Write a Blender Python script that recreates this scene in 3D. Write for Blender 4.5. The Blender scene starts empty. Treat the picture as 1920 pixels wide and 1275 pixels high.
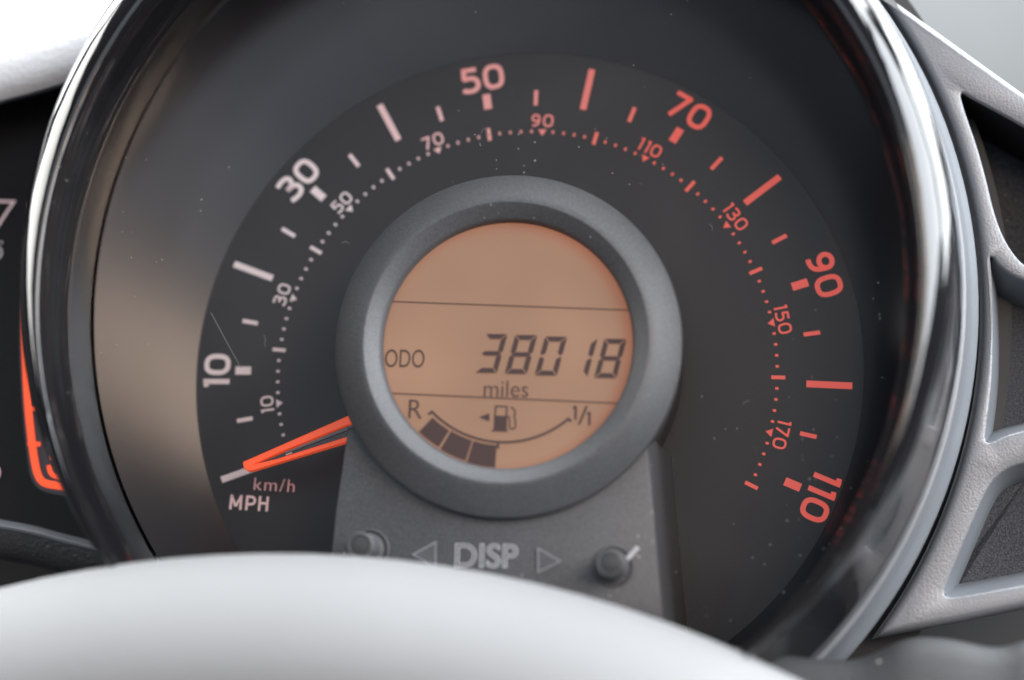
import bpy, bmesh, math, random
from mathutils import Vector, Matrix

# ------------------------------------------------------------------ camera
S = 0.0001                      # one photograph pixel at the dial = 0.1 mm
DIST = 3300.0                   # camera to dial, in the same units
R_ = math.radians
scene = bpy.context.scene
coll = scene.collection
CAM = Matrix.Translation((0.0, -0.32, 1.10)) @ Matrix.Rotation(R_(90 - 18), 4, 'X')
cd = bpy.data.cameras.new('camera')
cam = bpy.data.objects.new('camera', cd)
coll.objects.link(cam)
cam.matrix_world = CAM
cd.sensor_width = 36.0
cd.lens = 36.0 * DIST / 1920.0
cd.clip_start = 0.01
cd.clip_end = 50.0
cd.dof.use_dof = True
cd.dof.focus_distance = (DIST - 110) * S
cd.dof.aperture_fstop = 5.2
scene.camera = cam

# ------------------------------------------------------------------ light
def camspace(x, y, z):
    return CAM @ Vector((x, y, z - DIST * S))

world = bpy.data.worlds.new('World')
scene.world = world
world.use_nodes = True
bgn = world.node_tree.nodes['Background']
bgn.inputs[0].default_value = (0.80, 0.86, 1.0, 1)
bgn.inputs[1].default_value = 0.10

def area(name, loc, target, sx, sy, power, col):
    l = bpy.data.lights.new(name, 'AREA')
    l.shape = 'RECTANGLE'; l.size = sx; l.size_y = sy
    l.energy = power; l.color = col
    o = bpy.data.objects.new(name, l); coll.objects.link(o)
    a = camspace(*loc); b = camspace(*target)
    o.location = a
    o.rotation_euler = (b - a).to_track_quat('-Z', 'Y').to_euler()
    return o
area('windscreen_light', (0.05, 0.64, -0.55), (0, 0, 0.0), 2.0, 0.70, 42.0, (0.94, 0.97, 1.0))
area('windscreen_top_light', (0.10, 0.85, -0.05), (0, 0, 0.02), 1.3, 0.45, 31.0, (0.93, 0.97, 1.0))
area('driver_window_light', (0.74, 0.38, 0.42), (0.0, 0.16, 0.30), 0.80, 0.60, 21.0, (0.90, 0.95, 1.0))
area('quarter_window_light', (0.80, 0.36, -0.22), (0.0, 0.16, -0.10), 0.30, 0.50, 6.0, (0.92, 0.97, 1.0))
area('added_warm_light', (0.34, 0.33, 0.80), (-0.07, 0, 0.02), 0.34, 0.36, 3.6, (1.0, 0.74, 0.56))  # unseen warm lamp, added to lay a brown reflection on the funnel
area('passenger_window_light', (-1.00, 0.40, -0.12), (0, 0.14, -0.05), 0.75, 0.50, 12.0, (1.0, 0.99, 0.95))
area('rear_window_light', (-0.30, 0.62, 1.1), (0, 0, 0.02), 1.3, 0.7, 4.5, (0.80, 0.88, 1.0))

vs = scene.view_settings
vs.view_transform = 'Standard'; vs.look = 'None'; vs.exposure = 0.0; vs.gamma = 1.0
vs.use_curve_mapping = False
scene.cycles.max_bounces = 8
scene.cycles.transparent_max_bounces = 12
scene.cycles.caustics_reflective = False
scene.cycles.caustics_refractive = False

# ------------------------------------------------------------------ dial frame
N = Vector((-0.1195, 0.2070, 0.0)); N.z = math.sqrt(1 - N.x**2 - N.y**2)
U = (Vector((1, 0, 0)) - N.x * N).normalized()
V = N.cross(U).normalized()
OX, OY = 21.4, -58.5            # dial centre relative to the picture centre
FR = Matrix(((U.x, V.x, N.x, OX * S), (U.y, V.y, N.y, OY * S), (U.z, V.z, N.z, 0), (0, 0, 0, 1)))
BASE = CAM @ Matrix.Translation((0, 0, -DIST * S)) @ FR
_fi = Matrix(((U.x, V.x, N.x, OX), (U.y, V.y, N.y, OY), (U.z, V.z, N.z, 0), (0, 0, 0, 1))).inverted()
CL = _fi @ Vector((0, 0, DIST))
def L(px, py, w=0.0):
    """photograph pixel -> (u, v, w) on the plane w above the dial"""
    q = _fi @ Vector((px - 960.0, 637.5 - py, 0.0))
    d = q - CL
    t = (w - CL.z) / d.z
    p = CL + d * t
    return (p.x, p.y, w)

# ------------------------------------------------------------------ materials
def new_mat(name):
    m = bpy.data.materials.new(name); m.use_nodes = True
    return m, m.node_tree.nodes, m.node_tree.links, m.node_tree.nodes['Principled BSDF']

def plastic(name, base, rough=0.5, metal=0.0, grain=0.0, gscale=900, gdist=0.0002, coat=0.0,
            mottle=0.0, mscale=60, dust=0.0, dscale=140, spec=0.5, emit=None, estr=0.0, fleck=0.0, rvar=0.0):
    m, n, l, b = new_mat(name)
    b.inputs['Base Color'].default_value = (*base, 1)
    b.inputs['Roughness'].default_value = rough
    b.inputs['Metallic'].default_value = metal
    b.inputs['Specular IOR Level'].default_value = spec
    b.inputs['Coat Weight'].default_value = coat
    b.inputs['Coat Roughness'].default_value = 0.04
    tc = n.new('ShaderNodeTexCoord')
    cur = None
    def colour():
        nonlocal cur
        if cur is None:
            r = n.new('ShaderNodeRGB'); r.outputs[0].default_value = (*base, 1); cur = r.outputs[0]
        return cur
    if mottle:
        t = n.new('ShaderNodeTexNoise'); t.inputs['Scale'].default_value = mscale; t.inputs['Detail'].default_value = 5
        l.new(tc.outputs['Object'], t.inputs['Vector'])
        mr = n.new('ShaderNodeMapRange'); mr.inputs['From Min'].default_value = .3; mr.inputs['From Max'].default_value = .7
        mr.inputs['To Min'].default_value = 1 - mottle; mr.inputs['To Max'].default_value = 1 + mottle
        l.new(t.outputs['Fac'], mr.inputs['Value'])
        mx = n.new('ShaderNodeMix'); mx.data_type = 'RGBA'; mx.blend_type = 'MULTIPLY'; mx.inputs['Factor'].default_value = 1
        l.new(colour(), mx.inputs['A']); l.new(mr.outputs[0], mx.inputs['B']); cur = mx.outputs['Result']
    if fleck:
        t = n.new('ShaderNodeTexNoise'); t.inputs['Scale'].default_value = 2600; t.inputs['Detail'].default_value = 2
        l.new(tc.outputs['Object'], t.inputs['Vector'])
        mr = n.new('ShaderNodeMapRange'); mr.inputs['From Min'].default_value = .35; mr.inputs['From Max'].default_value = .65
        mr.inputs['To Min'].default_value = 1 - fleck; mr.inputs['To Max'].default_value = 1 + fleck
        l.new(t.outputs['Fac'], mr.inputs['Value'])
        mx = n.new('ShaderNodeMix'); mx.data_type = 'RGBA'; mx.blend_type = 'MULTIPLY'; mx.inputs['Factor'].default_value = 1
        l.new(colour(), mx.inputs['A']); l.new(mr.outputs[0], mx.inputs['B']); cur = mx.outputs['Result']
    if dust:
        f = dust_mask(n, l, tc, dscale, dust)
        mx = n.new('ShaderNodeMix'); mx.data_type = 'RGBA'
        l.new(f, mx.inputs['Factor']); l.new(colour(), mx.inputs['A'])
        mx.inputs['B'].default_value = (.55, .55, .52, 1); cur = mx.outputs['Result']
    if cur is not None:
        l.new(cur, b.inputs['Base Color'])
    if rvar:
        t = n.new('ShaderNodeTexNoise'); t.inputs['Scale'].default_value = 90; t.inputs['Detail'].default_value = 4
        l.new(tc.outputs['Object'], t.inputs['Vector'])
        mr = n.new('ShaderNodeMapRange'); mr.inputs['From Min'].default_value = .3; mr.inputs['From Max'].default_value = .7
        mr.inputs['To Min'].default_value = max(.01, rough - rvar); mr.inputs['To Max'].default_value = rough + rvar
        l.new(t.outputs['Fac'], mr.inputs['Value']); l.new(mr.outputs[0], b.inputs['Roughness'])
    if grain:
        t = n.new('ShaderNodeTexNoise'); t.inputs['Scale'].default_value = gscale
        t.inputs['Detail'].default_value = 3; t.inputs['Roughness'].default_value = .55
        l.new(tc.outputs['Object'], t.inputs['Vector'])
        bp = n.new('ShaderNodeBump'); bp.inputs['Strength'].default_value = grain; bp.inputs['Distance'].default_value = gdist
        l.new(t.outputs['Fac'], bp.inputs['Height']); l.new(bp.outputs[0], b.inputs['Normal'])
    if emit:
        b.inputs['Emission Color'].default_value = (*emit, 1)
        b.inputs['Emission Strength'].default_value = estr
    return m

def dust_mask(n, l, tc, scale, amount):
    """small settled specks, thicker in some places than others"""
    v = n.new('ShaderNodeTexVoronoi'); v.inputs['Scale'].default_value = scale * 9
    v.inputs['Randomness'].default_value = 1
    l.new(tc.outputs['Object'], v.inputs['Vector'])
    wn = n.new('ShaderNodeTexNoise'); wn.inputs['Scale'].default_value = 28; wn.inputs['Detail'].default_value = 3
    l.new(tc.outputs['Object'], wn.inputs['Vector'])
    sep = n.new('ShaderNodeSeparateColor'); l.new(v.outputs['Color'], sep.inputs[0])
    # speck radius differs from cell to cell and vanishes in clean areas
    rad = n.new('ShaderNodeMapRange'); rad.inputs['From Min'].default_value = .80; rad.inputs['From Max'].default_value = 1
    rad.inputs['To Min'].default_value = 0; rad.inputs['To Max'].default_value = .26
    l.new(sep.outputs[0], rad.inputs['Value'])
    area_ = n.new('ShaderNodeMapRange'); area_.inputs['From Min'].default_value = .45; area_.inputs['From Max'].default_value = .68
    area_.inputs['To Min'].default_value = .15
    l.new(wn.outputs['Fac'], area_.inputs['Value'])
    mul = n.new('ShaderNodeMath'); mul.operation = 'MULTIPLY'
    l.new(rad.outputs[0], mul.inputs[0]); l.new(area_.outputs[0], mul.inputs[1])
    lt = n.new('ShaderNodeMath'); lt.operation = 'LESS_THAN'
    l.new(v.outputs['Distance'], lt.inputs[0]); l.new(mul.outputs[0], lt.inputs[1])
    am = n.new('ShaderNodeMath'); am.operation = 'MULTIPLY'; am.inputs[1].default_value = amount
    l.new(lt.outputs[0], am.inputs[0])
    return am.outputs[0]

M = {}
M['dial'] = plastic('dial_black', (.0125, .0127, .015), .55, grain=.25, gscale=2600, gdist=.00008, fleck=.25)
M['funnel'] = plastic('funnel_brown_black', (.022, .023, .027), .22, mottle=.12, mscale=40)
M['gloss'] = plastic('gloss_black', (.006, .006, .007), .07, coat=.2, dust=.25, dscale=120, rvar=.04, grain=.22, gscale=26, gdist=.004)
M['pod'] = plastic('charcoal_satin_plastic', (.070, .0735, .080), .48, grain=.5, gscale=2100, gdist=.00012, dust=.6, dscale=90, mottle=.05, mscale=70, fleck=.18)
M['poddark'] = plastic('dark_satin_plastic', (.055, .057, .062), .5, grain=.3, gscale=2300, gdist=.0001)
M['cover'] = plastic('grey_column_plastic', (.028, .029, .031), .6, grain=.8, gscale=1500, gdist=.0002, dust=.7, dscale=60)
M['edge'] = plastic('pale_edge_plastic', (.22, .23, .245), .35)  # paler tone for the arrow outlines
M['emboss'] = plastic('embossed_edge_plastic', (.42, .43, .45), .3)
M['silver'] = plastic('silver_painted_plastic', (.18, .187, .20), .42, metal=.35, grain=.6, gscale=2300, gdist=.00016, mottle=.04, mscale=80)
M['satin'] = plastic('silver_smooth_plastic', (.19, .205, .225), .38, metal=.3, mottle=.06, mscale=70)
M['fabric'] = plastic('dark_flocked_lining', (.040, .042, .048), .85, grain=.9, gscale=3000, gdist=.0003, fleck=.45, dust=.5, dscale=80)
M['black'] = plastic('matt_black_plastic', (.012, .012, .013), .6, grain=.4, gscale=1800, gdist=.0001)
M['leather'] = plastic('grained_black_plastic', (.035, .036, .038), .42, grain=1.0, gscale=1300, gdist=.0004)
M['tach'] = plastic('tachometer_black', (.011, .011, .012), .5, fleck=.2, spec=.15)
M['wheel'] = plastic('pale_grey_wheel_leather', (.185, .188, .191), .8, grain=.3, gscale=700, gdist=.0002, mottle=.03, mscale=30)
M['hood'] = plastic('pale_silver_hood', (.42, .43, .45), .45, metal=.1, grain=.8, gscale=1000, gdist=.0002)
M['pad'] = plastic('grey_padded_cloth', (.10, .105, .106), .9, mottle=.16, mscale=9)
M['needle'] = plastic('needle_orange', (.85, .10, .02), .35, emit=(1.0, .085, .012), estr=.46)
M['nblack'] = plastic('needle_channel_black', (.02, .02, .022), .3)
M['ngrey'] = plastic('needle_ridge_grey', (.16, .16, .17), .3)
M['orange'] = plastic('orange_backlit_print', (.5, .06, .02), .5, emit=(1.0, .085, .018), estr=.95)
M['plum'] = plastic('plum_print', (.06, .045, .05), .5)
M['lcdink'] = plastic('lcd_segment_ink', (.035, .022, .022), .5, spec=.25, emit=(.5, .28, .25), estr=.05)
M['cap'] = plastic('knob_cap_black', (.03, .031, .032), .35)
M['white'] = plastic('white_print', (.62, .54, .56), .5)

# LCD glass: amber backlight, a stronger orange where the light guide meets the rim
m, n, l, b = new_mat('lcd_backlight')
b.inputs['Base Color'].default_value = (.085, .055, .04, 1); b.inputs['Roughness'].default_value = .4; b.inputs['Specular IOR Level'].default_value = .3
tc = n.new('ShaderNodeTexCoord')
mp = n.new('ShaderNodeMapping'); mp.inputs['Location'].default_value = (.0009, .0006, 0)
l.new(tc.outputs['Object'], mp.inputs[0])
sx = n.new('ShaderNodeSeparateXYZ'); l.new(mp.outputs[0], sx.inputs[0])
cx = n.new('ShaderNodeCombineXYZ'); l.new(sx.outputs[0], cx.inputs[0]); l.new(sx.outputs[1], cx.inputs[1])
ln = n.new('ShaderNodeVectorMath'); ln.operation = 'LENGTH'; l.new(cx.outputs[0], ln.inputs[0])
mr = n.new('ShaderNodeMapRange'); mr.interpolation_type = 'SMOOTHSTEP'
mr.inputs['From Min'].default_value = .0196; mr.inputs['From Max'].default_value = .0228
l.new(ln.outputs['Value'], mr.inputs['Value'])
mc = n.new('ShaderNodeMix'); mc.data_type = 'RGBA'
mc.inputs['A'].default_value = (1.0, .54, .32, 1); mc.inputs['B'].default_value = (1.02, .36, .18, 1)
l.new(mr.outputs[0], mc.inputs['Factor']); l.new(mc.outputs['Result'], b.inputs['Emission Color'])
# the lamps behind the glass do not light it evenly
un = n.new('ShaderNodeTexNoise'); un.inputs['Scale'].default_value = 55; un.inputs['Detail'].default_value = 1
l.new(tc.outputs['Object'], un.inputs['Vector'])
ur = n.new('ShaderNodeMapRange'); ur.inputs['From Min'].default_value = .3; ur.inputs['From Max'].default_value = .7
ur.inputs['To Min'].default_value = .235; ur.inputs['To Max'].default_value = .30
l.new(un.outputs['Fac'], ur.inputs['Value']); l.new(ur.outputs[0], b.inputs['Emission Strength'])
M['lcd'] = m

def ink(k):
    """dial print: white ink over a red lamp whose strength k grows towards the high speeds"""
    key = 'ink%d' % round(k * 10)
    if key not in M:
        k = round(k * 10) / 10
        M[key] = plastic('backlit_shaded_print_%d' % round(k * 10),
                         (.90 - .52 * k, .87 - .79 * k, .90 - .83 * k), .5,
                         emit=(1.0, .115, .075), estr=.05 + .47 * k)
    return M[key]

# lens: clear plastic with faint reflection and settled dust
m, n, l, b = new_mat('clear_lens')
n.remove(b)
out = n['Material Output']
tr = n.new('ShaderNodeBsdfTransparent'); tr.inputs[0].default_value = (.96, .96, .965, 1)
gl = n.new('ShaderNodeBsdfGlossy'); gl.inputs['Roughness'].default_value = .22
fr = n.new('ShaderNodeFresnel'); fr.inputs[0].default_value = 1.45
mx = n.new('ShaderNodeMixShader'); fm = n.new('ShaderNodeMath'); fm.operation = 'MULTIPLY'; fm.inputs[1].default_value = .38; l.new(fr.outputs[0], fm.inputs[0]); l.new(fm.outputs[0], mx.inputs[0]); l.new(tr.outputs[0], mx.inputs[1]); l.new(gl.outputs[0], mx.inputs[2])
df = n.new('ShaderNodeBsdfDiffuse'); df.inputs[0].default_value = (.6, .6, .58, 1)
tc = n.new('ShaderNodeTexCoord')
mx2 = n.new('ShaderNodeMixShader')
sm = n.new('ShaderNodeTexNoise'); sm.inputs['Scale'].default_value = 16; sm.inputs['Detail'].default_value = 6; sm.inputs['Distortion'].default_value = 1.2
l.new(tc.outputs['Object'], sm.inputs['Vector'])
sr = n.new('ShaderNodeMapRange'); sr.inputs['From Min'].default_value = .48; sr.inputs['From Max'].default_value = .75; sr.inputs['To Max'].default_value = .028
l.new(sm.outputs['Fac'], sr.inputs['Value'])
sa = n.new('ShaderNodeMath'); sa.operation = 'ADD'
l.new(dust_mask(n, l, tc, 110, .35), sa.inputs[0]); l.new(sr.outputs[0], sa.inputs[1]); l.new(sa.outputs[0], mx2.inputs[0])
l.new(mx.outputs[0], mx2.inputs[1]); l.new(df.outputs[0], mx2.inputs[2]); l.new(mx2.outputs[0], out.inputs[0])
M['lens'] = m

# ------------------------------------------------------------------ mesh helpers
def mesh_obj(name, verts, faces, mat, parent=None, smooth=None):
    me = bpy.data.meshes.new(name)
    me.from_pydata([Vector(v) * S for v in verts], [], faces)
    me.update()
    bm = bmesh.new(); bm.from_mesh(me)
    bmesh.ops.recalc_face_normals(bm, faces=bm.faces)
    bm.to_mesh(me); bm.free()
    if smooth is not None:
        for p in me.polygons: p.use_smooth = True
        me.set_sharp_from_angle(angle=R_(smooth))
    me.materials.append(mat)
    o = bpy.data.objects.new(name, me); coll.objects.link(o)
    if parent is not None: o.parent = parent
    return o

def thing(name, label, cat, kind=None):
    o = bpy.data.objects.new(name, None); coll.objects.link(o)
    o.matrix_world = BASE; o.empty_display_size = .01
    o['label'] = label; o['category'] = cat
    if kind: o['kind'] = kind
    return o

def loft(rows, closed=True, cap0=False, cap1=False):
    v, f = [], []
    n_ = len(rows[0])
    for r in rows: v += r
    for i in range(len(rows) - 1):
        for j in range(n_ if closed else n_ - 1):
            k = (j + 1) % n_
            f.append((i*n_+j, i*n_+k, (i+1)*n_+k, (i+1)*n_+j))
    if cap0: f.append(tuple(range(n_))[::-1])
    if cap1: f.append(tuple(range((len(rows)-1)*n_, len(rows)*n_)))
    return v, f

def ell(a, b, w, du=0, dv=0, n_=160):
    return [(du + a*math.cos(2*math.pi*i/n_), dv + b*math.sin(2*math.pi*i/n_), w) for i in range(n_)]

def prism(pts, w0, w1, bev=0):
    """flat outline -> solid slab between w0 and w1, top edge optionally bevelled"""
    pts = [(p[0], p[1]) for p in pts]
    if signed(pts) < 0: pts = pts[::-1]
    rows = [[(x, y, w0) for x, y in pts]]
    if bev:
        q = offset(pts, bev)
        rows += [[(x, y, w1 - bev) for x, y in pts], [(x, y, w1) for x, y in q]]
    else:
        rows += [[(x, y, w1) for x, y in pts]]
    return loft(rows, True, True, True)

def signed(p):
    return .5 * sum(p[i][0]*p[(i+1) % len(p)][1] - p[(i+1) % len(p)][0]*p[i][1] for i in range(len(p)))

def offset(p, d):
    """inset of a counter-clockwise outline by d"""
    o = []
    for i in range(len(p)):
        a, b, c = Vector(p[i-1][:2]), Vector(p[i][:2]), Vector(p[(i+1) % len(p)][:2])
        e1 = (b - a).normalized(); e2 = (c - b).normalized()
        n1 = Vector((-e1.y, e1.x)); n2 = Vector((-e2.y, e2.x))
        m_ = (n1 + n2)
        if m_.length < 1e-6: m_ = n1
        m_.normalize()
        k = d / max(.45, m_.dot(n1))
        o.append((b.x + m_.x*k, b.y + m_.y*k))
    return o

def chaikin(p, it=2, closed=True):
    for _ in range(it):
        q = []
        n_ = len(p)
        rng = range(n_) if closed else range(n_ - 1)
        if not closed: q.append(p[0])
        for i in rng:
            a, b = p[i], p[(i+1) % n_]
            q.append(tuple(.75*x + .25*y for x, y in zip(a, b)))
            q.append(tuple(.25*x + .75*y for x, y in zip(a, b)))
        if not closed: q.append(p[-1])
        p = q
    return p

def ribbon(path, t, closed=False):
    """stroke of width t along a 2-D path -> flat verts, faces"""
    P = [Vector(p) for p in path]
    n_ = len(P); v, f = [], []
    for i in range(n_):
        if closed:
            a, b, c = P[i-1], P[i], P[(i+1) % n_]
        else:
            a, b, c = P[max(0, i-1)], P[i], P[min(n_-1, i+1)]
        e1 = (b - a) if (b - a).length > 1e-9 else (c - b)
        e2 = (c - b) if (c - b).length > 1e-9 else (b - a)
        e1 = e1.normalized(); e2 = e2.normalized()
        n1 = Vector((-e1.y, e1.x)); n2 = Vector((-e2.y, e2.x))
        m_ = (n1 + n2).normalized()
        k = t * .5 / max(.5, m_.dot(n1))
        v += [(b.x + m_.x*k, b.y + m_.y*k), (b.x - m_.x*k, b.y - m_.y*k)]
    for i in range(n_ if closed else n_-1):
        j = (i+1) % n_
        f.append((2*i, 2*i+1, 2*j+1, 2*j))
    return v, f

def bez(p0, p1, p2, p3, n_=10):
    r = []
    for i in range(n_ + 1):
        t = i / n_; s = 1 - t
        r.append((s**3*p0[0]+3*s*s*t*p1[0]+3*s*t*t*p2[0]+t**3*p3[0], s**3*p0[1]+3*s*s*t*p1[1]+3*s*t*t*p2[1]+t**3*p3[1]))
    return r

def join2(parts):
    v, f = [], []
    for pv, pf in parts:
        k = len(v); v += list(pv); f += [tuple(i + k for i in q) for q in pf]
    return v, f

# digits as strokes in a unit-high box: list of (path, closed), advance width
def glyph(ch, t):
    h = t / 2
    if ch == '0':
        n_ = 44; p = []
        for i in range(n_):
            a = 2*math.pi*i/n_
            c, s = math.cos(a), math.sin(a)
            e = 2 / 2.7
            p.append((.40 + (.40-h)*math.copysign(abs(c)**e, c), .5 + (.5-h)*math.copysign(abs(s)**e, s)))
        return [(p, True)], .80
    if ch == '1':
        return [([(.36 - h, 1), (.36 - h, 0)], False), ([(.36 - 2*h - .11, 1 - h - .03), (.36 - h, 1 - h - .005)], False)], .38
    if ch == '3':
        p = bez((.04, .88), (.16, .955), (.60, 1.0), (.58, .735)) + bez((.58, .735), (.56, .56), (.40, .53), (.20, .53))[1:]
        q = bez((.20, .53), (.50, .53), (.63, .45), (.63, .285)) + bez((.63, .285), (.63, 0.0), (.25, 0.03), (.02, .13))[1:]
        return [(p, False), (q, False)], .70
    if ch == '5':
        p = [(.60, 1-h), (.13, 1-h)]
        q = [(.135, 1-h+h), (.10, .53)]
        r = bez((.07, .535), (.30, .62), (.62, .60), (.62, .315)) + bez((.62, .315), (.62, .02), (.25, .02), (.02, .12))[1:]
        return [(p, False), (q, False), (r, False)], .70
    if ch == '7':
        return [([(.0, 1-h), (.62, 1-h)], False), ([(.60, 1-h*.4), (.18, 0)], False)], .66
    if ch == '9':
        p = [(.345 + (.345-h)*math.cos(2*math.pi*i/32), .675 + (.325-h)*math.sin(2*math.pi*i/32)) for i in range(32)]
        q = bez((.69-h, .68), (.69-h, .25), (.52, .06), (.10, h))
        return [(p, True), (q, False)], .72
    if ch == 'H':
        return [([(h, 0), (h, 1)], False), ([(.70-h, 0), (.70-h, 1)], False), ([(h, .53), (.70-h, .53)], False)], .70
    if ch == 'P':
        return [([(h, 0), (h, 1)], False), ([(h, 1-h), (.38, 1-h)] + bez((.38, 1-h), (.70, 1-h), (.70, .42), (.38, .42))[1:] + [(h, .42)], False)], .64
    if ch == 'M':
        return [([(h, 0), (h*1.1, 1)], False), ([(.86-h, 0), (.86-h*1.1, 1)], False), ([(h*1.1, 1-h*.6), (.43, .22)], False), ([(.86-h*1.1, 1-h*.6), (.43, .22)], False)], .86
    return [], .4

def number_mesh(txt, height, stroke, gap=.14):
    t = stroke / height
    parts, x = [], 0
    for ch in txt:
        g, adv = glyph(ch, t)
        for path, cl in g:
            parts.append(ribbon([((px + x) * height, py * height) for px, py in path], t * height, cl))
        x += adv + gap
    wd = (x - gap) * height
    v, f = join2(parts)
    return [(a - wd/2, b - height/2) for a, b in v], f

def place2d(v, cx, cy, rot, w):
    c, s = math.cos(rot), math.sin(rot)
    return [(cx + x*c - y*s, cy + x*s + y*c, w) for x, y in v]

def text_mesh(txt, height, off=0.0, outline=0.0, shear=0.0, width=1.0, spacing=1.0):
    cu = bpy.data.curves.new('t', 'FONT'); cu.body = txt; cu.size = 1.0
    cu.align_x = 'CENTER'; cu.offset = off; cu.shear = shear; cu.space_character = spacing
    cu.resolution_u = 5
    if outline:
        cu.fill_mode = 'NONE'; cu.bevel_depth = outline; cu.bevel_resolution = 1
    o = bpy.data.objects.new('t', cu); coll.objects.link(o)
    dg = bpy.context.evaluated_depsgraph_get()
    me = o.evaluated_get(dg).to_mesh()
    v = [tuple(x.co) for x in me.vertices]; f = [tuple(p.vertices) for p in me.polygons]
    o.evaluated_get(dg).to_mesh_clear()
    bpy.data.objects.remove(o); bpy.data.curves.remove(cu)
    xs = [p[0] for p in v]; ys = [p[1] for p in v]
    k = height / (max(ys) - min(ys)); mx_, my_ = (max(xs)+min(xs))/2, (max(ys)+min(ys))/2
    return [((p[0]-mx_)*k*width, (p[1]-my_)*k, p[2]*k) for p in v], f

def text_part(name, txt, px, py, w, height, rot, mat, parent, **kw):
    v, f = text_mesh(txt, height, **kw)
    c = L(px, py, w)
    q = place2d([(a, b) for a, b, _ in v], c[0], c[1], rot, w)
    return mesh_obj(name, [(x, y, w + d[2]) for (x, y, _), d in zip(q, v)], f, mat, parent)

def img(pts, w):
    return [L(x, y, w) for x, y in pts]

# ------------------------------------------------------------------ instrument cluster
clu = thing('speedometer', 'round speedometer pod in a glossy black bezel with an orange needle and amber display', 'speedometer')

# housing: outer wall, glossy lip, inner wall
v, f = loft([ell(r, r * 1.105, w_, du, dv) for r, w_, du, dv in ((820, 10, -25, 145), (856, 36, -25, 145), (859, 46, -25, 145), (856, 54, -25, 145), (847, 60, -25, 145),
             (838, 90, -27, 145), (832, 130, -31, 144), (820, 133, -31, 144))])
mesh_obj('housing', v, f, M['satin'], clu, 40)
rows = []
for r, w_ in ((826, 131), (829, 138), (825, 175), (814, 250), (806, 315), (805, 330), (804.5, 360), (803, 376), (799, 391), (793, 404), (785, 416), (776, 427), (766, 436), (756, 443), (749, 446), (744, 446.5), (740.5, 444), (738.5, 438), (738, 428),
              (739, 412), (737, 400), (731, 385), (726, 368), (724, 350), (726, 335), (733, 322), (741, 314), (745, 304), (748, 270), (757, 190), (767, 120), (775, 70)):
    k = min(1, max(0, (w_ - 300) / 140))
    outer = r > 800
    low = max(0, (330 - w_) / 200) if outer else 0
    r -= 9 * (1 - low) if w_ > 300 or outer else 9 * max(0, (w_ - 70) / 230)
    t_ = min(1, max(0, (796 - r) / 67))
    if w_ >= 300 or outer:
        rows.append(ell(r, r + 33 + 46 * low + 24 * t_, w_, -43 + 12 * low, 144 - 56 * t_))
    else:
        u_ = (w_ - 70) / 230
        rows.append(ell(r, r + 60 - 3 * u_, w_, -43, 140 - 52 * u_))
mesh_obj('bezel', *loft(rows), M['gloss'], clu, 50)

# funnel between the dial plate and the bezel
rows = []
for i in range(9):
    t = i / 8
    rows.append(ell(774 + (616-774)*t, 834 + (616-834)*t, 72 - 80*t, -40*(1-t), 140*(1-t)))
mesh_obj('reflector_ring', *loft(rows), M['funnel'], clu, 60)

# dial plate
rows = [ell(630, 630, -12), ell(632, 632, -2), ell(630, 630, 0), ell(160, 160, 0)]
v, f = loft(rows)
dial = mesh_obj('dial_plate', v, f, M['dial'], clu, 30)

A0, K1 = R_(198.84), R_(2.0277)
def glow_shade(ang):  # share of painted shade and red backlight, rising towards the right
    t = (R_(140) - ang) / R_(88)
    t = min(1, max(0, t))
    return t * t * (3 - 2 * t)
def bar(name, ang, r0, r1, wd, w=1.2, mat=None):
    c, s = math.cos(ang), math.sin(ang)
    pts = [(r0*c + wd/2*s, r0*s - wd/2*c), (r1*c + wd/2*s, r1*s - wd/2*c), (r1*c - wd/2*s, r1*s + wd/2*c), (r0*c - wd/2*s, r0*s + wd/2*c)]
    return mesh_obj(name, *prism(pts, .3, w), mat or ink(glow_shade(ang)), dial)
for mph in range(0, 111, 5):
    a = A0 - K1 * mph
    if mph % 20 == 0: bar('mph_tick', a, 524, 607, 12.5)
    elif mph % 10 == 0: bar('mph_tick', a, 524, 554.5, 15.5)
    else: bar('mph_tick', a, 524, 554.5, 7.8)
for kmh in range(4, 181, 2):
    a = A0 - K1 * kmh / 1.609344
    c, s = math.cos(a), math.sin(a)
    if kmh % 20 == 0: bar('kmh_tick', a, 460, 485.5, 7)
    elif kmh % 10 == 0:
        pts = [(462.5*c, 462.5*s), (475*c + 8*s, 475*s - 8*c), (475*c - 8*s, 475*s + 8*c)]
        mesh_obj('kmh_triangle', *prism(pts, .3, 1.2), ink(glow_shade(a)), dial)
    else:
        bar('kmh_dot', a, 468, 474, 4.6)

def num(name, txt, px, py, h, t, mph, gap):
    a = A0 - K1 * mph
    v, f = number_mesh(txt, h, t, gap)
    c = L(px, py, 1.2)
    mesh_obj(name, place2d(v, c[0], c[1], a - math.pi/2, 1.2), f, ink(glow_shade(a)), dial)
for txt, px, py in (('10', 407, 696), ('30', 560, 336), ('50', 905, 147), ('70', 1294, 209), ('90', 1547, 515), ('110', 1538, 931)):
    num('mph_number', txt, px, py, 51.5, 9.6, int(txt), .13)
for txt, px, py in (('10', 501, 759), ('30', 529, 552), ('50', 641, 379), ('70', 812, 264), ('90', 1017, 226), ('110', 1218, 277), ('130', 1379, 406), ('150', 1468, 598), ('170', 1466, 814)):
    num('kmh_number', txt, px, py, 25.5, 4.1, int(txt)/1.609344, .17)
v, f = number_mesh('MPH', 28, 4.8, .24)
c = L(467, 943, 1.2)
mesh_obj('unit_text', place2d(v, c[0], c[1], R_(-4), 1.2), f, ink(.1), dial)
text_part('unit_text', 'km/h', 514.5, 909, 1.2, 24, R_(-4), ink(0.3), dial, off=-.006, width=1.06, spacing=1.15)

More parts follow.
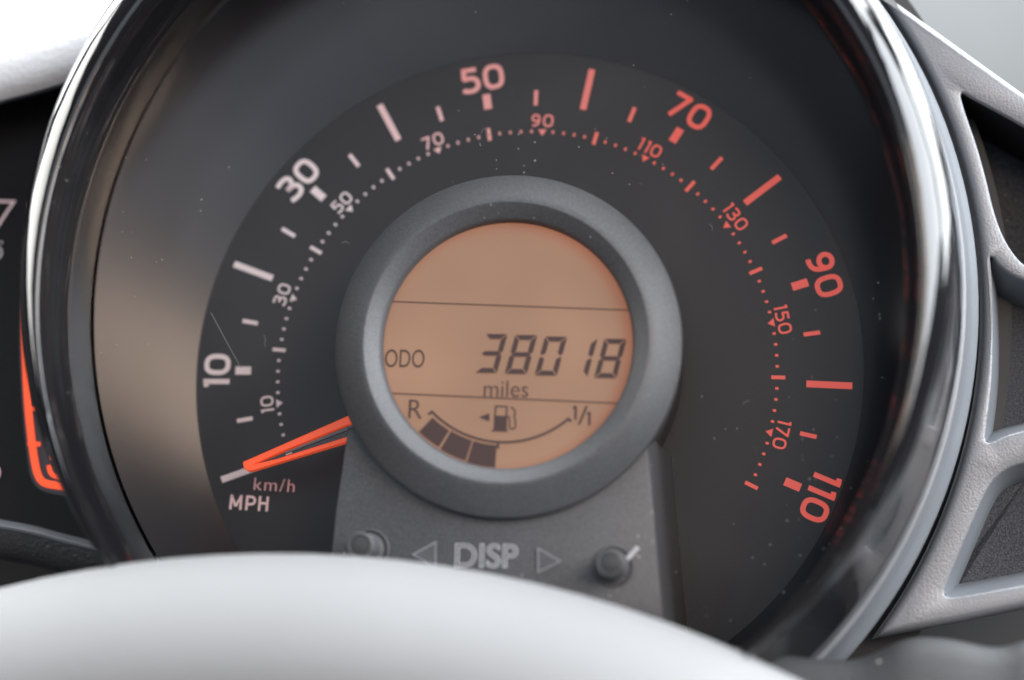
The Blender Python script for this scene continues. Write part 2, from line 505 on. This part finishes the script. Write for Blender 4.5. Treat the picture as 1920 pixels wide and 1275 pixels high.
# needle
W = 112
nd = mesh_obj('needle', *prism(img([(455, 866), (640, 785), (700, 759), (700, 782), (650, 797), (520, 850), (474, 871), (520, 860), (650, 819), (700, 805), (700, 813), (650, 828.5), (475, 882), (464, 883), (457, 878)], W), W - 16, W, 1.2), M['needle'], clu)
mesh_obj('needle_channel', *prism(img([(474, 870), (520, 853), (650, 798), (700, 784), (700, 806), (650, 821), (520, 860)], W), W - 20, W - 7), M['nblack'], nd)
mesh_obj('needle_ridge', *prism(img([(535, 847.5), (650, 801), (700, 784), (700, 790), (650, 807), (536, 850)], W - 4), W - 7, W - 3.5), M['ngrey'], nd)
mesh_obj('needle_mark', *prism(img([(536, 852), (547, 848), (548, 850), (537, 854)], W - 4), W - 7, W - 2), M['white'], nd)
mesh_obj('needle_hub', *loft([ell(150, 150, 1), ell(150, 150, W - 22), ell(140, 140, W - 14), ell(20, 20, W - 14)], cap1=True), M['black'], clu, 30)

# centre pod
H = 263
rows = [ell(r, r, w_) for r, w_ in ((296, -5), (299, 120), (302, 225), (304, 252), (303, 257), (300, 260), (260, 279), (252, 283), (247, 283.5), (242, 281), (224, 268), (221, 265), (219.5, 260), (217, 240))]
mesh_obj('display_bezel', *loft(rows), M['pod'], clu, 30)
LW = 250.0
lcd = mesh_obj('display', *loft([ell(218, 218, LW - 6), ell(218, 218, LW)], True, True, True), M['lcd'], clu, 30)

LR = R_(-2.1)
def lcd_part(name, pts, w=LW + 1.2):
    return mesh_obj(name, *prism(img(pts, w), LW + .3, w), M['lcdink'], lcd)
lcd_part('divider_line', [(700, 562.9), (1200, 581.1), (1200, 583.1), (700, 564.9)])
lcd_part('divider_line', [(700, 734.8), (1200, 756.8), (1200, 759), (700, 737)])
text_part('display_text', 'ODO', 759, 672, LW + 1.2, 32, LR, M['lcdink'], lcd, off=-.002, width=.66)
text_part('display_text', 'miles', 949, 729, LW + 1.2, 29, LR, M['lcdink'], lcd, off=-.006, width=.92)
text_part('display_text', 'R', 779, 767, LW + 1.2, 33, LR, M['lcdink'], lcd, off=-.006, width=.95)
for px, py in ((1077, 774), (1103, 785)):
    v, f = number_mesh('1', 24, 4.2); c = L(px, py, LW + 1.2)
    mesh_obj('display_text', place2d(v, c[0], c[1], LR, LW + 1.2), f, M['lcdink'], lcd)
lcd_part('display_slash', [(1083, 796.5), (1098, 761), (1102.5, 761), (1087.5, 796.5)])

# odometer: slanted seven-segment digits, each digit one part
SEG = {'3': 'abgcd', '8': 'abcdefg', '0': 'abcdef', '1': 'bc'}
def digit(ch, px, py):
    w_, h_, t = 38.5, 69.0, 8.8
    g = 1.3
    x0, x1, y0, ym, y1 = -w_/2, w_/2, -h_/2, 0, h_/2
    def hor(y, up, dn):   # horizontal bar
        return [(x0+g+1, y+up*t), (x0+t*.5+g, y+t*.5 if up == 0 else y+up*t), ]
    q = t
    segs = {
        'a': [(x0+g, y1), (x1-g, y1), (x1-q-g, y1-q), (x0+q+g, y1-q)],
        'd': [(x0+g, y0), (x1-g, y0), (x1-q-g, y0+q), (x0+q+g, y0+q)],
        'g': [(x0+2.5, ym), (x0+q*.8+1, ym+q*.46), (x1-q*.8-1, ym+q*.46), (x1-2.5, ym), (x1-q*.8-1, ym-q*.46), (x0+q*.8+1, ym-q*.46)],
        'b': [(x1, y1-g), (x1-q, y1-q-g), (x1-q, ym+q*.46+g), (x1-q*.35, ym+g), (x1, ym+q*.5)],
        'c': [(x1, y0+g), (x1-q, y0+q+g), (x1-q, ym-q*.46-g), (x1-q*.35, ym-g), (x1, ym-q*.5)],
        'f': [(x0, y1-g), (x0+q, y1-q-g), (x0+q, ym+q*.46+g), (x0+q*.35, ym+g), (x0, ym+q*.5)],
        'e': [(x0, y0+g), (x0+q, y0+q+g), (x0+q, ym-q*.46-g), (x0+q*.35, ym-g), (x0, ym-q*.5)]}
    c = L(px, py, LW + 1.2)
    parts = []
    for s_ in SEG[ch]:
        pts = [(x + y * .235, y) for x, y in segs[s_]]
        p3 = place2d(pts, c[0], c[1], LR, 0)
        parts.append(prism(p3, LW + .3, LW + 1.2))
    v, f = join2(parts)
    mesh_obj('odometer_digit', v, f, M['lcdink'], lcd)
for ch, px, py in (('3', 921, 662.5), ('8', 977, 664.5), ('0', 1033, 667.5), ('1', 1090, 670), ('8', 1144.5, 672)):
    digit(ch, px, py)

# fuel gauge
def arc_pts(cx, cy, r, a0, a1, n_=28):
    return [(cx + r*math.cos(R_(a0+(a1-a0)*i/n_)), cy + r*math.sin(R_(a0+(a1-a0)*i/n_))) for i in range(n_+1)]
GX, GY, GR = 943.0, 637.0, 193.5
def circ3(p, q, r):
    ax, ay, bx, by, cx, cy = *p, *q, *r
    d = 2*(ax*(by-cy)+bx*(cy-ay)+cx*(ay-by))
    ux = ((ax*ax+ay*ay)*(by-cy)+(bx*bx+by*by)*(cy-ay)+(cx*cx+cy*cy)*(ay-by))/d
    uy = ((ax*ax+ay*ay)*(cx-bx)+(bx*bx+by*by)*(ax-cx)+(cx*cx+cy*cy)*(bx-ax))/d
    return ux, uy, math.hypot(ax-ux, ay-uy)
GX, GY, GR = circ3((810, 772), (935, 829), (1066, 785))
def ang_of(p): return math.degrees(math.atan2(p[1]-GY, p[0]-GX))
path = arc_pts(GX, GY, GR, ang_of((810, 772)), ang_of((1066, 785)))
path = [(803, 777)] + path + [(1071, 791)]
vv, ff = ribbon(path, 4.6)
mesh_obj('gauge_arc', [L(x, y, LW + 1.2) for x, y in vv], ff, M['lcdink'], lcd)
lcd_part('gauge_mark', [(931.5, 831), (936, 831), (936, 841), (931.5, 841)])
def block(a0, a1, r0, r1):
    pts = arc_pts(GX, GY, r0, a0, a1, 8) + arc_pts(GX, GY, r1, a1, a0, 8)
    lcd_part('gauge_segment', pts)
block(ang_of((806, 788)), ang_of((839, 812)), GR + 7, GR + 44)
block(ang_of((843, 813)), ang_of((884, 829)), GR + 6, GR + 46)
block(ang_of((887, 829)), ang_of((931, 838)), GR + 6, GR + 48)
# pump symbol
lcd_part('pump_arrow', [(898, 782), (917.5, 775), (917.5, 790)])
lcd_part('pump_body', [(926.5, 779), (951, 780), (950, 806), (952, 807), (952, 809.5), (922, 808.5), (922, 806), (925.5, 805)])
vv, ff = ribbon([(928.5, 780), (929.5, 761.5), (950.5, 762.5), (949.5, 781)], 3.0)
mesh_obj('pump_window', [L(x, y, LW + 1.2) for x, y in vv], ff, M['lcdink'], lcd)
vv, ff = ribbon(chaikin([(950, 781), (955, 781), (955.5, 790), (955, 802), (960, 805), (966.5, 802), (967, 792), (964, 778), (967, 774), (964, 767), (957.5, 763)], 2, False), 2.8)
mesh_obj('pump_hose', [L(x, y, LW + 1.2) for x, y in vv], ff, M['lcdink'], lcd)

# button plate below the display
PW = 236
pl = img([(652, 800), (640, 880), (628, 960), (621, 1030), (612, 1170), (930, 1195), (1248, 1190), (1238, 1100), (1226, 960), (1214, 820), (930, 830)], PW)
pl = [(p[0], p[1]) for p in pl]
if signed(pl) < 0: pl = pl[::-1]
def wide(p, dx): return [(x + (dx if x > 100 else -4), y) for x, y in p]
rows = [[(x, y, -6) for x, y in wide(pl, 34)], [(x, y, PW - 40) for x, y in wide(pl, 12)], [(x, y, PW - 5) for x, y in pl],
        [(x, y, PW - 1.5) for x, y in offset(pl, 1.5)], [(x, y, PW) for x, y in offset(pl, 5)]]
plate = mesh_obj('button_plate', *loft(rows, True, False, True), M['pod'], clu, 35)
text_part('embossed_text', 'DISP', 912, 1042, PW + .5, 42, R_(-1.5), M['emboss'], plate, outline=.021, width=1.0)
for tri in ([(774, 1040), (817, 1016), (817, 1064)], [(1009, 1028), (1009, 1073), (1051, 1052)]):
    ar = mesh_obj('embossed_arrow', *prism(img(tri, PW + 1), PW - 1, PW + 3, 1.6), M['pod'], plate)
    vv, ff = ribbon(tri, 2.6, True)
    mesh_obj('embossed_arrow_edge', [L(x, y, PW + 3.6) for x, y in vv], ff, M['edge'], plate)
def knob(px, py, cx, cy):
    b0 = L(px, py, PW); 
    def e_(r, w_): return ell(r, r, PW + w_, b0[0], b0[1], 48)
    k = mesh_obj('reset_knob', *loft([e_(27, -20), e_(27, 7), e_(25.5, 10), e_(22.5, 11), e_(22.5, 70), e_(21.5, 74), e_(19.5, 75.5), e_(18.5, 75), e_(18, 72)]), M['pod'], clu, 35)
    mesh_obj('knob_cap', *loft([e_(18, 70), e_(17, 72.5), e_(15, 73)], True, False, True), M['cap'], k, 35)
    mesh_obj('knob_collar', *loft([e_(36, -2), e_(35.5, 2), e_(34, 3), e_(31, 2.5), e_(28, -3)]), M['poddark'], k, 35)
knob(1149, 1062, 0, 0)
knob(692, 1030, 0, 0)
mesh_obj('painted_glint', *prism(img([(1172, 1046), (1193, 1023), (1200, 1029), (1179, 1053)], PW + 1), PW - 1, PW + 4, 1.5), M['emboss'], plate)  # light reflex beside the knob, painted as a pale raised bar

# clear lens around the centre pod
rows = []
for i in range(13):
    t = i / 12
    rows.append(ell(746 + (301-746)*t, 808 + (301-808)*t, 150 + 12*math.sin(t*math.pi/2), -40*(1-t), 135*(1-t)))
mesh_obj('lens', *loft(rows), M['lens'], clu, 60)

# lint caught on the lens
M['lint'] = plastic('grey_lint', (.20, .20, .19), .8)
for path in ([(902, 250), (906, 241), (914, 240), (912, 249), (918, 254)], [(494, 628), (499, 636), (495, 645), (498, 650)], [(395, 585), (420, 632), (452, 690)],
             [(1330, 420), (1336, 425), (1335, 433)], [(640, 455), (650, 452), (655, 458)], [(1392, 760), (1398, 752), (1406, 752)]):
    vv, ff = ribbon(chaikin(path, 2, False), 1.1)
    mesh_obj('lint_fibre', [L(x, y, 160) for x, y in vv], ff, M['lint'], clu)

# ------------------------------------------------------------------ tachometer on the left
tac = thing('tachometer', 'black tachometer face with an orange gauge outline, half hidden behind the speedometer bezel', 'tachometer')
TW = 20
face = mesh_obj('face', *prism(img([(-420, 120), (300, 120), (300, 700), (300, 1040), (-420, 940)], TW), TW - 30, TW), M['tach'], tac)
def strokeimg(name, path, t, mat, parent, w, closed=False):
    vv, ff = ribbon(path, t, closed)
    return mesh_obj(name, [L(x, y, w) for x, y in vv], ff, mat, parent)
strokeimg('rev_number', [(-30, 377), (26, 378), (2, 414), (-4, 424)], 5, M['ink1'] if 'ink1' in M else ink(.1), face, TW + 1)
strokeimg('unit_mark', chaikin([(-8, 462), (-2, 463), (3, 470), (2, 480), (-6, 486)], 2, False), 4.5, M['white'], face, TW + 1)
strokeimg('unit_mark', [(0, 454), (5, 455)], 5, M['white'], face, TW + 1)
strokeimg('rev_number', chaikin([(-22, 872), (-6, 872), (0, 884), (-4, 898), (-22, 898)], 2, False), 4.5, ink(.3), face, TW + 1)
gp = chaikin([(45, 560), (42, 640), (47, 760), (56, 850), (64, 902), (90, 916), (180, 924)], 3, False)
strokeimg('gauge_border', [(x + 5, y) for x, y in gp], 22, M['plum'], face, TW + .8)
mesh_obj('gauge_panel', [L(x, y, TW + .5) for x, y in [(a + 5, b) for a, b in gp] + [(240, 920), (240, 560)]], [tuple(range(len(gp) + 2))], M['plum'], face)
gp2 = chaikin([(49, 560), (47, 640), (52, 760), (62, 850), (72, 900), (94, 910), (180, 916)], 3, False)
strokeimg('gauge_outline', gp2, 14, M['orange'], face, TW + 1.4)
for y in (765, 831):
    strokeimg('gauge_tick', [(52, y), (76, y + 2)], 8, M['orange'], face, TW + 1.8)
strokeimg('gauge_symbol', chaikin([(92, 872), (96, 890), (112, 894), (130, 894)], 2, False), 10, M['orange'], face, TW + 1.6)
strokeimg('gauge_symbol', [(94, 858), (112, 858)], 8, M['orange'], face, TW + 1.6)

# hood over it
def sheet(rowsdef):
    """rows of image points with a depth each"""
    return [[L(x, y, w) for x, y in pts] for pts, w in rowsdef]
def densify(pts, k=5):
    return chaikin(pts, 3, False)
def curve_row(dy, w, e):
    return (densify([(x, y + dy) for x, y in e]), w)
e = [(-420, 330), (-200, 255), (0, 193), (60, 178), (115, 161), (320, 95)]
rows = sheet([curve_row(0, 0, e), curve_row(0, 130, e), curve_row(-5, 140, e), curve_row(-18, 147, e), curve_row(-45, 150, e), curve_row(-85, 140, e),
              curve_row(-130, 105, e), curve_row(-185, 30, e), curve_row(-250, -120, e), curve_row(-330, -360, e)])
mesh_obj('hood', *loft(rows, False), M['hood'], tac, 45)
# rim below it
e = [(-420, 925), (-200, 945), (0, 983), (60, 993), (120, 1010), (175, 1023), (330, 1060)]
rows = sheet([curve_row(-9, TW - 5, e), curve_row(-9, TW + 20, e), curve_row(0, 70, e), curve_row(3, 74, e), curve_row(7, 73, e), curve_row(10, 68, e)])
mesh_obj('rim', *loft(rows, False), M['satin'], tac, 30)
rows = sheet([curve_row(10, 66, e), curve_row(30, 62, e), curve_row(48, 50, e), curve_row(60, 30, e), curve_row(66, -20, e), curve_row(66, -120, e)])
mesh_obj('rim_skirt', *loft(rows, False), M['leather'], tac, 45)

# ------------------------------------------------------------------ dashboard trim on the right
dash = thing('dashboard_trim', 'silver grained dashboard frame with dark lined pockets beside the speedometer pod', 'dashboard')
DW = 44
top = [(1560, -80), (1680, 0), (1920, 172), (2150, 335)]
right = [(2150, 1090)]
bot = [(1920, 1141), (1800, 1166), (1700, 1184), (1640, 1196)]
inner = []
for i in range(60):
    a = R_(-52 + 118 * i / 59)
    inner.append((-25 + 869 * math.cos(a), 145 + 962 * math.sin(a)))
outl = [(p[0], p[1]) for p in img(bot, DW)][::-1]
poly = inner + [(p[0], p[1]) for p in img(top + right + bot, DW)]
# drop the part of the inner arc below the bottom edge
blast = L(1640, 1196, DW)
inner = [p for p in inner if p[1] > blast[1]]
poly = inner + [(p[0], p[1]) for p in img(top + right + bot, DW)]
holes_img = [
    [(1800, 170), (1806, 196), (1818, 232), (1832, 270), (1850, 335), (1864, 395), (1880, 440), (1900, 474), (1924, 500), (2100, 610), (2100, 345), (1924, 240), (1860, 204), (1822, 184)],
    [(1853, 470), (1878, 506), (1924, 530), (2100, 590), (2100, 765), (1924, 805), (1884, 815), (1846, 836), (1852, 790), (1861, 720), (1864, 640), (1861, 540)],
    [(1924, 868), (1888, 880), (1862, 902), (1842, 938), (1806, 1024), (1774, 1098), (1770, 1118), (1790, 1120), (1924, 1095), (2100, 1062), (2100, 840)]]
holes = []
for h_ in holes_img:
    p = [(q[0], q[1]) for q in img(h_, DW)]
    p = chaikin(p, 2)
    if signed(p) < 0: p = p[::-1]
    holes.append(p)
if signed(poly) < 0: poly = poly[::-1]
bm = bmesh.new()
def loopv(p, w): return [bm.verts.new(Vector((x, y, w)) * S) for x, y in p]
def edges_of(vs_):
    return [bm.edges.new((vs_[i], vs_[(i+1) % len(vs_)])) for i in range(len(vs_))]
def bridge(a, b):
    for i in range(len(a)):
        j = (i+1) % len(a)
        try: bm.faces.new((a[i], a[j], b[j], b[i]))
        except ValueError: pass
vo0 = loopv(poly, DW - 60)
for ins_, dep_ in ((0, 15), (1.5, 9), (5, 4), (9, 1.2), (14, 0)):
    vo3 = loopv(offset(poly, ins_), DW - dep_)
    bridge(vo0, vo3); vo0 = vo3
ee = []
ring = []
for h_ in holes:
    grow = offset(h_, -5)
    a = loopv(grow, DW); b_ = loopv(offset(h_, -1.6), DW - 1.8); c = loopv(h_, DW - 6)
    bridge(a, b_); bridge(b_, c)
    ring.append(a)
def einloop(vs_):
    r = []
    for i in range(len(vs_)):
        e_ = bm.edges.get((vs_[i], vs_[(i+1) % len(vs_)]))
        r.append(e_ or bm.edges.new((vs_[i], vs_[(i+1) % len(vs_)])))
    return r
ee = einloop(vo3)
for r in ring: ee += einloop(r)
bmesh.ops.triangle_fill(bm, use_beauty=True, use_dissolve=False, edges=ee, normal=(0, 0, 1))
bmesh.ops.recalc_face_normals(bm, faces=bm.faces)
me = bpy.data.meshes.new('frame'); bm.to_mesh(me); bm.free()
for p in me.polygons: p.use_smooth = True
me.set_sharp_from_angle(angle=R_(50)); me.materials.append(M['silver'])
fo = bpy.data.objects.new('frame', me); coll.objects.link(fo); fo.parent = dash
for h_, depth, ins in zip(holes, (150, 90, 70), (6, 22, 24)):
    q = offset(h_, ins * .55); r = offset(h_, ins)
    v, f = loft([[(x, y, DW - 6) for x, y in h_], [(x, y, DW - 6 - depth * .4) for x, y in q], [(x, y, DW - depth + 4) for x, y in r], [(x, y, DW - depth - 10) for x, y in r]])
    pk = mesh_obj('pocket', v, f, M['satin'] if ins > 10 else M['black'], dash, 50)
    mesh_obj('pocket_lining', *prism([(x, y) for x, y in offset(h_, ins - 2)], DW - depth - 12, DW - depth), M['fabric'], pk)
# dark backing behind the gap between pod and trim
v, f = loft([ell(790, 870, -40, -25, 145), ell(930, 1030, -40, -25, 145)])
mesh_obj('gap_backing', v, f, M['black'], dash)

# ------------------------------------------------------------------ column cover below
col_ = thing('steering_column_cover', 'dark grey moulded steering column cover under the speedometer pod', 'column cover')
e = [(1250, 1190), (1400, 1215), (1520, 1236), (1600, 1240), (1650, 1222), (1690, 1200), (1730, 1194), (1790, 1199), (1850, 1214), (1890, 1213), (1930, 1196), (2100, 1170)]
rows = sheet([curve_row(10, 40, e), curve_row(4, 200, e), curve_row(0, 225, e), curve_row(2, 240, e), curve_row(10, 252, e), curve_row(40, 268, e), curve_row(120, 290, e), curve_row(260, 300, e)])
mesh_obj('cover_shell', *loft(rows, False), M['cover'], col_, 50)

# dashboard body behind everything
body = thing('dashboard', 'black dashboard body behind the instruments', 'dashboard', 'structure')
mesh_obj('dashboard_shell', *prism(img([(-500, 60), (150, 60), (1500, 200), (2300, 420), (2300, 1500), (-500, 1500)], -330), -420, -330), M['black'], body)

# grey padded surface far behind, upper right and upper left
pad = thing('dashboard_top', 'pale grey cloth surface out of focus beyond the silver frame', 'dashboard top', 'structure')
v, f = loft(sheet([([(-700 + i*150, 900) for i in range(24)], -1300), ([(-700 + i*150, 300) for i in range(24)], -1400), ([(-700 + i*150, 0) for i in range(24)], -1500), ([(-700 + i*150, -700) for i in range(24)], -2200)]), False)
mesh_obj('pad', v, f, M['pad'], pad, 60)

# ------------------------------------------------------------------ steering wheel
wheel = bpy.data.objects.new('steering_wheel', None); coll.objects.link(wheel)
wheel['label'] = 'pale grey steering wheel rim, blurred in front of the speedometer'
wheel['category'] = 'steering wheel'
WC = Matrix(((U.x, V.x, N.x, -400 * S), (U.y, V.y, N.y, -2190 * S), (U.z, V.z, N.z, 800 * S), (0, 0, 0, 1)))
wheel.matrix_world = CAM @ Matrix.Translation((0, 0, -DIST * S)) @ WC
RR, TR = 1660, 232
rows = []
for i in range(36):
    a = 2*math.pi*i/36
    r = RR + TR*math.cos(a)*.95
    rows.append(ell(r, r, TR*math.sin(a), n_=160))
rows.append(rows[0])
mesh_obj('rim', *loft(rows), M['wheel'], wheel, 80)
mesh_obj('airbag_cover', *loft([ell(520, 420, -160, 0, -80, 64), ell(540, 440, -60, 0, -80, 64), ell(470, 380, 10, 0, -80, 64), ell(250, 200, 40, 0, -80, 64)], True, True, True), M['wheel'], wheel, 60)
for a in (R_(8), R_(172), R_(270)):
    c, s = math.cos(a), math.sin(a)
    pts = [(r*c - k*s, r*s + k*c) for r, k in ((430, -110), (RR - 150, -80), (RR - 150, 80), (430, 110))]
    mesh_obj('spoke', *prism(pts, -130, -60, 12), M['wheel'], wheel)
